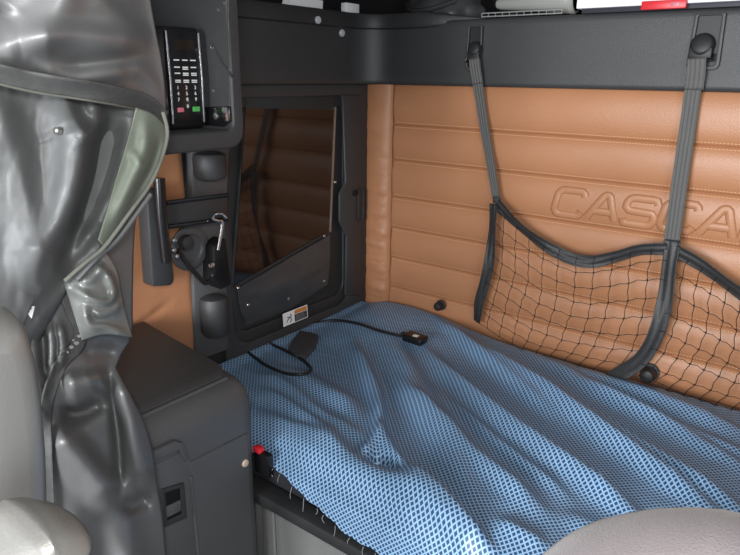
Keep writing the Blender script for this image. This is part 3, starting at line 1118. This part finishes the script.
# =================================================================== OVERHEAD ITEMS
ZS = 1.6575


def sbox(name, px0, px1, pyt, y0, depth, material, label, cat, bevel=0.003, h=None):
    a, b = on(px0, pyt, y=y0), on(px1, pyt, y=y0)
    hh = h if h else max(a.z, b.z) - ZS
    o = MB().bx(a.x, b.x, y0, y0 + depth, ZS, ZS + hh).build(name, material, None, bevel=bevel)
    tag(o, label, cat)
    return o


# white carton
wt = thing('paper_carton', 'large white paper carton on the overhead shelf, cut off by the picture top', 'carton', (0.95, -0.01, ZS))
xa, xb = on(577, 8, y=-.035).x, 1.30
MB().bx(xa, xb, -0.040, 0.16, ZS + .010, ZS + .15).build('carton_body', MT['white'], wt, bevel=0.002)
MB().bx(xa + .01, xb - .01, -0.030, 0.14, ZS, ZS + .0105).build('carton_base', MT['print'], wt, bevel=0.001)
MB().bx(xa + .02, xa + .25, -0.0405, -0.0395, ZS + .09, ZS + .12).build('carton_flap', MT['whitepl'], wt, smooth=False)
rd = thing('red_case', 'slim red plastic case under the front of the white carton', 'case', (on(662, 12, y=-.045).x, -.047, 1.668))
ra, rb_ = on(641, 14, y=-.046), on(686, 11, y=-.046)
MB().bx(ra.x, rb_.x, -0.054, -0.0405, ZS - .0005, ZS + .017).build('case_body', MT['red'], rd, bevel=0.002)
MB().bx(rb_.x - .03, rb_.x - .012, -0.0555, -0.0535, ZS + .004, ZS + .012).build('case_latch', MT['pink'], rd, bevel=0.0005)
# pale grey tub on its side
tb = thing('plastic_tub', 'pale grey rounded plastic tub lying left of the white carton', 'tub', (0.5, 0.03, ZS))
ta, tb2 = on(492, 5, y=-.01).x, on(572, 5, y=-.01).x
MB().lathe([(0.010, 0), (0.014, 0.01), (0.022, (tb2 - ta) * .5), (0.030, (tb2 - ta) * .85), (0.031, (tb2 - ta) * .95), (0.026, tb2 - ta)], (ta, 0.020, ZS + .036), (1, 0, 0), 28).build('tub_shell', MT['tub'], tb)
MB().lathe([(0.0325, 0), (0.0325, 0.008), (0.029, 0.012)], (tb2 - .012, 0.020, ZS + .036), (1, 0, 0), 28).build('tub_lid', MT['tub'], tb)
# wire basket
wb = thing('wire_basket', 'low pale wire rack on the shelf in front of the grey tub', 'rack', (0.45, -.03, ZS))
wa, wbx = on(482, 17, y=-.03).x, on(562, 14, y=-.03).x
mb = MB()
for zz in (.003, .011):
    mb.tube([(wa, -.032, ZS + zz), (wbx, -.032, ZS + zz)], .0016, 6)
mb.build('rack_rail', MT['wire'], wb)
mb = MB()
for k in range(12):
    x = lerp(wa, wbx, k / 11)
    mb.tube([(x, -.032, ZS + .001), (x, -.032, ZS + .012)], .0011, 6)
mb.build('rack_upright', MT['wire'], wb)
# dark things and white scraps on the left shelf
p0, p1 = on(283, 5, x=-.02), on(323, 3, x=-.02)
fo = thing('white_leaflet', 'white folded leaflet at the shelf edge above the pale screw caps', 'leaflet', (p0.x, p0.y, ZS))
MB().prism([(-.015, p0.y, ZS + .001), (-.015, p1.y - .01, ZS + .001), (-.02, p1.y, ZS + .050), (-.02, p0.y + .03, ZS + .050)], (-.004, 0, 0)).build('front_page', MT['white'], fo, smooth=False)
MB().prism([(-.024, p0.y - .01, ZS + .001), (-.024, p1.y - .03, ZS + .001), (-.03, p1.y - .01, ZS + .060), (-.03, p0.y + .02, ZS + .060)], (-.002, 0, 0)).build('back_page', MT['whitepl'], fo, smooth=False)
q0, q1 = on(347, 9, x=.01), on(360, 9, x=.01)
cpk = thing('white_packet', 'small white packet with a dark stripe at the corner of the shelf', 'packet', (q0.x, q0.y, ZS))
MB().bx(-.012, .008, q0.y, q1.y, ZS, ZS + .05).build('packet_body', MT['white'], cpk, bevel=0.002)
MB().bx(.0079, .0088, q0.y - .0004, q1.y + .0004, ZS + .010, ZS + .016).build('packet_stripe', MT['print'], cpk, smooth=False)
dk = thing('black_bag', 'black soft bag on the corner of the overhead shelf, left of the grey tub', 'bag', (0.2, .05, ZS))
mb = MB()


def bagpt(u, v):
    a = u * 2 * math.pi; b = v * math.pi / 2
    r = 1 + .10 * fbm((math.cos(a), math.sin(a), v * 2), 2.0)
    return Vector((0.20 + 0.125 * r * math.cos(a) * max(.02, math.cos(b)) ** .5, 0.09 + 0.09 * r * math.sin(a) * max(.02, math.cos(b)) ** .5, ZS + .085 * math.sin(b) ** .7 * (1 + .1 * fbm((u * 3, v, 3), 2))))


mb.grid(bagpt, 48, 16)
mb.build('bag_body', MT['softblack'], dk, angle=180)
MB().tube(spline([(0.12, .02, ZS + .05), (0.16, -.012, ZS + .03), (0.22, -.014, ZS + .03), (0.28, .02, ZS + .05)], 20), .006, 8).build('bag_handle', MT['band'], dk)

# =================================================================== PRIVACY CURTAIN
cu = thing('privacy_curtain', 'bunched dark grey vinyl privacy curtain with pale lining, hanging in the left foreground', 'curtain', (0.45, -1.25, 0.0))


def v3(l): return [(a, b, 0) for a, b in l]


def cloth(name, patch, x0, dfn, nu, nv, material, solid=0.0025, parent=cu):
    mb = MB()

    def fn(u, v):
        q = patch(u, v)
        return on(q.x, q.y, x=x0 + dfn(q.x, q.y, u, v))
    mb.grid(fn, nu, nv)
    return mb.build(name, material, parent, angle=180, solid=solid, offset=-1 if False else 0)


# back layer: everything that hangs behind and below
back = Coons(v3([(-330, -290), (-60, -290), (118, -290)]), v3([(-330, 900), (60, 880), (185, 860)]),
             v3([(-330, -290), (-335, 300), (-330, 900)]),
             v3([(118, -290), (138, -40), (150, 120), (141, 190), (134, 232), (132, 300), (131, 336), (116, 362), (118, 372), (136, 405), (150, 440), (158, 490), (166, 560), (185, 860)]), sp=True)
BR = Ridges([
    # valley under the pouch
    ([(80, 352), (100, 350), (118, 352)], -.010, 8, 8),
    # wide lower drape
    ([(52, 424), (70, 446), (95, 475), (119, 502)], .026, 22, 13),
    ([(58, 412), (80, 414), (106, 400)], -.022, 8, 8),
    ([(62, 385), (90, 380), (108, 374)], .020, 14, 10),
    ([(108, 368), (114, 405), (119, 450), (120, 500)], -.016, 6, 5),
    ([(114, 368), (130, 410), (138, 450), (148, 495)], .024, 12, 16),
    ([(120, 500), (130, 506), (150, 496)], -.016, 8, 8),
    ([(110, 520), (130, 560), (140, 620), (150, 800)], .020, 22, 22),
    ([(60, 470), (75, 530), (80, 600), (90, 800)], .014, 18, 18),
    # thin bright slivers beside the seat
    ([(48, 322), (52, 345), (50, 375)], .012, 4, 4),
    ([(58, 322), (62, 345), (60, 368)], .012, 4, 4),
    ([(10, 262), (26, 300), (34, 340), (40, 400)], .016, 8, 10),
    ([(35, 300), (40, 340), (44, 380)], -.012, 6, 6),
], 1.7)
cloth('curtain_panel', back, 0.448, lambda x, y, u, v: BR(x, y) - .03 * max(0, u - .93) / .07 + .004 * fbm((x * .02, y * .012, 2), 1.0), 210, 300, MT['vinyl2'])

# front drape below the flap, narrowing to a gathered point
drape = Coons(v3([(-330, -40), (0, 66), (60, 86), (110, 98), (150, 112)]), v3([(-330, 620), (-60, 480), (0, 430), (34, 352), (66, 282)]),
              v3([(-330, -40), (-330, 260), (-330, 620)]), v3([(150, 112), (146, 150), (130, 195), (112, 230), (90, 258), (66, 282)]))
DR = Ridges([
    ([(60, 92), (72, 118), (80, 140), (74, 190), (60, 240), (36, 295)], .046, 26, 11),
    ([(90, 98), (96, 118), (89, 134), (80, 143)], .022, 9, 8),
    ([(-10, 85), (14, 150), (28, 220), (36, 290)], .016, 24, 15),
    ([(112, 104), (105, 160), (86, 215), (44, 288)], -.042, 14, 18),
    ([(130, 118), (114, 170), (98, 212), (66, 262)], .016, 11, 11),
    ([(100, 222), (80, 246), (48, 285)], .010, 8, 8),
], 1.0)
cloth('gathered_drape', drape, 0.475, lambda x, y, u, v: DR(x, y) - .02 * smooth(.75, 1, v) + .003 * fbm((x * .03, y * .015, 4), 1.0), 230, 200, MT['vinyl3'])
# shiny crinkled pouch where the edge is tied back
MT['pouchvinyl'] = mat('crinkled_vinyl', (0.19, 0.20, 0.19), 0.34, 0.7, 0.2, bump=0.1, bscale=500)
pou = Coons(v3([(64, 283), (84, 265), (104, 250)]), v3([(82, 340), (105, 334), (132, 337)]),
            v3([(64, 283), (72, 308), (82, 340)]), v3([(104, 250), (117, 272), (123, 304), (132, 337)]))
PR = Ridges([
    ([(72, 288), (92, 299), (108, 302), (114, 292), (108, 276), (96, 266)], .013, 4, 5),
    ([(84, 303), (86, 318), (92, 326), (108, 328), (131, 337)], .014, 4, 5),
    ([(92, 310), (100, 314), (114, 310), (121, 300)], .008, 4, 4),
    ([(78, 282), (92, 278), (104, 262)], .008, 5, 5),
])
cloth('tied_pouch', pou, 0.470, lambda x, y, u, v: PR(x, y) + .018 * math.sin(math.pi * u) * math.sin(math.pi * v) - .006 * u * u, 60, 70, MT['pouchvinyl'], .0015)
# pale lining turned outward
lin = Coons(v3([(136, 108), (152, 114), (165, 126)]), v3([(98, 240), (103, 246), (106, 250)]),
            v3([(136, 108), (126, 145), (114, 185), (104, 220), (98, 240)]), v3([(165, 126), (166, 142), (158, 165), (147, 186), (130, 210), (106, 250)]))
LR = Ridges([([(146, 118), (144, 150), (130, 185), (112, 225)], .012, 7, 7), ([(160, 135), (152, 165), (132, 200)], -.006, 4, 4),
             ([(130, 150), (140, 165), (150, 168)], .006, 5, 5)])
cloth('lining', lin, 0.500, lambda x, y, u, v: LR(x, y) - .016 * u * u, 40, 80, MT['lining'])
edge = spline(v3([(163, 112), (167, 128), (166, 143), (159, 165), (149, 186), (131, 211), (105, 246), (84, 264), (65, 281)]), 70)
MB().tube([on(q.x, q.y, x=0.500) for q in edge], 0.0026, 8).build('edge_piping', MT['piping'], cu)
edge2 = spline(v3([(150, 194), (140, 208), (118, 238), (98, 256), (76, 280)]), 40)
MB().tube([on(q.x, q.y, x=0.482) for q in edge2], 0.004, 8).build('edge_seam', MT['vinyl2'], cu)

# upper flap bulging over
flap = Coons(v3([(-330, -290), (-60, -290), (112, -290)]), v3([(-330, -20), (-140, 44), (-60, 66), (0, 83), (40, 92), (80, 98), (120, 105), (146, 113), (165, 131)]),
             v3([(-330, -290), (-330, -120), (-330, -20)]), v3([(112, -290), (136, -90), (148, -10), (155, 30), (161, 62), (165, 96), (165, 131)]))
FRD = Ridges([
    ([(20, 40), (70, 36), (120, 40), (150, 46)], .022, 22, 12),
    ([(60, 66), (100, 62), (148, 56)], -.010, 10, 8),
    ([(90, -10), (120, 20), (148, 42)], .010, 14, 10),
    ([(-20, 50), (30, 40), (60, 10), (80, -40)], .016, 20, 22),
    ([(30, 62), (70, 76), (110, 72), (140, 66)], .012, 9, 9),
    ([(0, 0), (-20, 30), (-40, 40)], -.018, 20, 20),
    ([(130, 60), (152, 84), (160, 108)], .008, 8, 8),
], 1.3)


def flapd(x, y, u, v):
    return .050 * math.sin(math.pi * clamp(.18 + .62 * v)) + FRD(x, y) - .075 * smooth(.80, 1.0, u) ** 2 - .012 * smooth(.8, 1, v)


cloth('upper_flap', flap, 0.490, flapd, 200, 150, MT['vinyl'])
# velcro hem band along the flap
hb_b = spline(v3([(-330, -20), (-140, 44), (-60, 66), (0, 83), (40, 92), (80, 98), (120, 105), (146, 113), (164, 129)]), 90)


def hemfn(u, v):
    q = curve_at(hb_b, u)
    q = Vector((q.x + 4 * u * (1 - v), q.y - (1 - v) * lerp(20, 17, u), 0))
    # the flap parameters here
    vv = 1 - (1 - v) * .17
    uu = clamp(u)
    return on(q.x, q.y, x=0.490 + flapd(q.x, q.y, uu, vv) + .004)


mb = MB(); mb.grid(hemfn, 130, 8)
mb.build('hem_band', MT['velcro'], cu, angle=180, solid=0.002)
MB().tube([hemfn(u / 90, 1.0) + Vector((.001, 0, -.001)) for u in range(91)], 0.0016, 6).build('hem_binding', MT['piping'], cu)
# snap stud
ps = on(58, 131, x=0.505)
MB().lathe([(0.0042, -.004), (0.0042, .002), (0.003, .003), (0.0005, .0034)], ps, (1, 0, 0), 14).build('snap_stud', MT['steel'], cu)
# sewn strap running down the leading edge
def strip(name, cl, hw, x0, dfn, material, lift=.005):
    c = spline(v3(cl), 80)
    mb = MB()
    def fn(u, v):
        i = min(79, round(v * 79)); p = c[i]
        t = (c[min(79, i + 1)] - c[max(0, i - 1)]).normalized()
        n = Vector((t.y, -t.x, 0))
        w = hw(v) if callable(hw) else hw
        q = p + n * (u - .5) * 2 * w
        return on(q.x, q.y, x=x0 + dfn(q.x, q.y) + lift)
    mb.grid(fn, 8, 79)
    return mb.build(name, material, cu, angle=180, solid=.002)


strip('leading_strap', [(68, 280), (66, 292), (72, 310), (80, 328), (78, 345), (62, 362), (52, 385), (46, 410), (46, 440), (48, 480), (50, 520), (52, 600)], lambda v: lerp(7, 5, v), 0.452, BR, MT['velcro'])
mb = MB()
for (a, b, r) in ((79, 336, 2.4), (76, 343, 3.0), (71, 347, 2.4), (67, 352, 1.6), (80, 331, 1.4), (73, 340, 1.5)):
    pts = [on(a + r * math.cos(k * 1.047 + a) * random.uniform(.7, 1.2), b + .7 * r * math.sin(k * 1.047 + a), x=0.4605 + BR(a, b)) for k in range(6)]
    mb.prism(pts, (.0012, 0, 0))
wm = mb.build('worn_patch', MT['worn'], cu, smooth=False); wm['label'] = 'worn white flecks on the strap'
MB().prism([on(a, b, x=0.478) for a, b in ((24, 305), (34, 306), (31, 318), (26, 312))], (.002, 0, 0)).build('care_tag', MT['white'], cu, smooth=False)['label'] = 'small white tag'

# =================================================================== PASSENGER SEAT (left edge)
se = thing('cab_seat', 'light grey vinyl cab seat with rounded armrest at the left edge', 'seat', (0.68, -1.6, 0))
bk_o = v3([(-262, 400), (-255, 340), (-235, 308), (-200, 297), (-90, 298), (-20, 303), (-2, 304), (8, 308), (18, 322), (26, 350), (32, 390), (36, 440), (38, 520), (42, 780), (38, 800), (-250, 800), (-260, 780)])


def puff(pts, x0, thick, rnd, name, material, parent, n=90, steps=8):
    """a padded slab: outline on plane x0, rounded toward the viewer side and the far side"""
    c = resample(pts + [pts[0]], n + 1)[:-1]
    cx = sum(p.x for p in c) / n; cy = sum(p.y for p in c) / n
    P = [on(p.x, p.y, x=x0) for p in c]
    cen = sum(P, Vector()) / n
    # inward normals in the y-z plane
    nrm = []
    for i in range(n):
        t = (P[(i + 1) % n] - P[i - 1]).normalized()
        k = Vector((0, -t.z, t.y))
        nrm.append(k)
    if sum(nrm[i].dot(cen - P[i]) for i in range(n)) < 0: nrm = [-k for k in nrm]
    vs = []
    levels = []
    for k in range(steps + 1):
        a = math.pi * (k / steps) - math.pi / 2
        levels.append((rnd * (1 - math.cos(a)), thick / 2 * math.sin(a)))
    for ins, dx in levels:
        for i in range(n): vs.append(P[i] + nrm[i] * ins + Vector((dx, 0, 0)))
    fs = []
    for k in range(steps):
        for i in range(n):
            j = (i + 1) % n
            fs.append((k * n + i, k * n + j, (k + 1) * n + j, (k + 1) * n + i))
    fs += [tuple(range(n))[::-1], tuple(range(steps * n, (steps + 1) * n))]
    mb = MB(); mb.add(vs, fs)
    return mb.build(name, material, parent, angle=60)


puff(bk_o, 0.66, 0.10, 0.030, 'backrest', MT['seatvinyl'], se)
am_o = v3([(-26, 575), (-8, 545), (8, 522), (24, 509), (46, 506), (68, 510), (77, 517), (75, 530), (66, 560), (48, 700), (-80, 700)])
puff(am_o, 0.80, 0.085, 0.018, 'armrest', MT['armvinyl'], se)
MB().bx(0.60, 0.80, -1.9, -1.42, 0.0, 0.42).build('pedestal', MT['black'], se, bevel=0.02)
MB().bx(0.585, 1.0, -2.05, -1.45, 0.42, 0.56).build('seat_cushion', MT['seatvinyl'], se, bevel=0.04, seg=4)

# =================================================================== GREY FABRIC SEAT TOP (lower right)
cs = thing('fabric_seat', 'grey fabric seat top with a sewn seam rising in front of the bed', 'seat', (1.22, -1.08, 0))
oc = v3([(520, 575), (545, 553), (562, 541), (582, 532), (608, 526), (640, 521), (680, 520), (715, 523), (745, 530), (800, 548), (850, 590), (880, 760), (500, 760)])


def puff_y(pts, y0, thick, rnd, name, material, parent, n=110, steps=10):
    c = resample(pts + [pts[0]], n + 1)[:-1]
    P = [on(p.x, p.y, y=y0) for p in c]
    cen = sum(P, Vector()) / n
    nrm = []
    for i in range(n):
        t = (P[(i + 1) % n] - P[i - 1]).normalized()
        k = Vector((-t.z, 0, t.x))
        nrm.append(k)
    if sum(nrm[i].dot(cen - P[i]) for i in range(n)) < 0: nrm = [-k for k in nrm]
    vs = []
    for k in range(steps + 1):
        a = math.pi * (k / steps) - math.pi / 2
        for i in range(n): vs.append(P[i] + nrm[i] * rnd * (1 - math.cos(a)) + Vector((0, thick / 2 * math.sin(a), 0)))
    fs = []
    for k in range(steps):
        for i in range(n):
            j = (i + 1) % n
            fs.append((k * n + i, k * n + j, (k + 1) * n + j, (k + 1) * n + i))
    fs += [tuple(range(n))[::-1], tuple(range(steps * n, (steps + 1) * n))]
    mb = MB(); mb.add(vs, fs)
    o = mb.build(name, material, parent, angle=60)
    seam = [P[i] + nrm[i] * rnd * .35 + Vector((0, -thick / 2 * .78, 0)) for i in range(n)]
    return o, seam


so, seam = puff_y(oc, -1.10, 0.11, 0.035, 'padded_back', MT['cushion'], cs)
MB().tube(seam, 0.0016, 6, closed=True).build('sewn_seam', MT['worn'], cs)
MB().bx(1.04, 1.34, -1.15, -1.05, 0.0, 0.95).build('support_frame', MT['black'], cs, bevel=0.02)

# =================================================================== LIGHT
w = bpy.data.worlds.new('world'); scene.world = w; w.use_nodes = True
w.node_tree.nodes['Background'].inputs[0].default_value = (0.80, 0.88, 1.0, 1)
w.node_tree.nodes['Background'].inputs[1].default_value = 0.20


def area(name, loc, target, size, energy, col=(1, 1, 1)):
    d = bpy.data.lights.new(name, 'AREA'); d.size = size; d.energy = energy; d.color = col
    o = bpy.data.objects.new(name, d); COL.objects.link(o)
    o.location = loc
    o.rotation_euler = (Vector(target) - Vector(loc)).to_track_quat('-Z', 'Y').to_euler()
    return o


area('flash', (1.25, -1.62, 1.66), (0.45, -0.2, 1.05), 0.12, 7, (1, 0.98, 0.95))
area('windshield', (0.85, -3.3, 1.45), (0.8, -0.4, 0.85), 0.9, 105, (0.95, 0.97, 1.0))
area('side_window', (2.25, -2.3, 1.50), (0.3, -1.1, 1.1), 0.8, 20, (0.93, 0.97, 1.0))

scene.view_settings.view_transform = 'Standard'
scene.view_settings.look = 'None'
scene.view_settings.exposure = 0
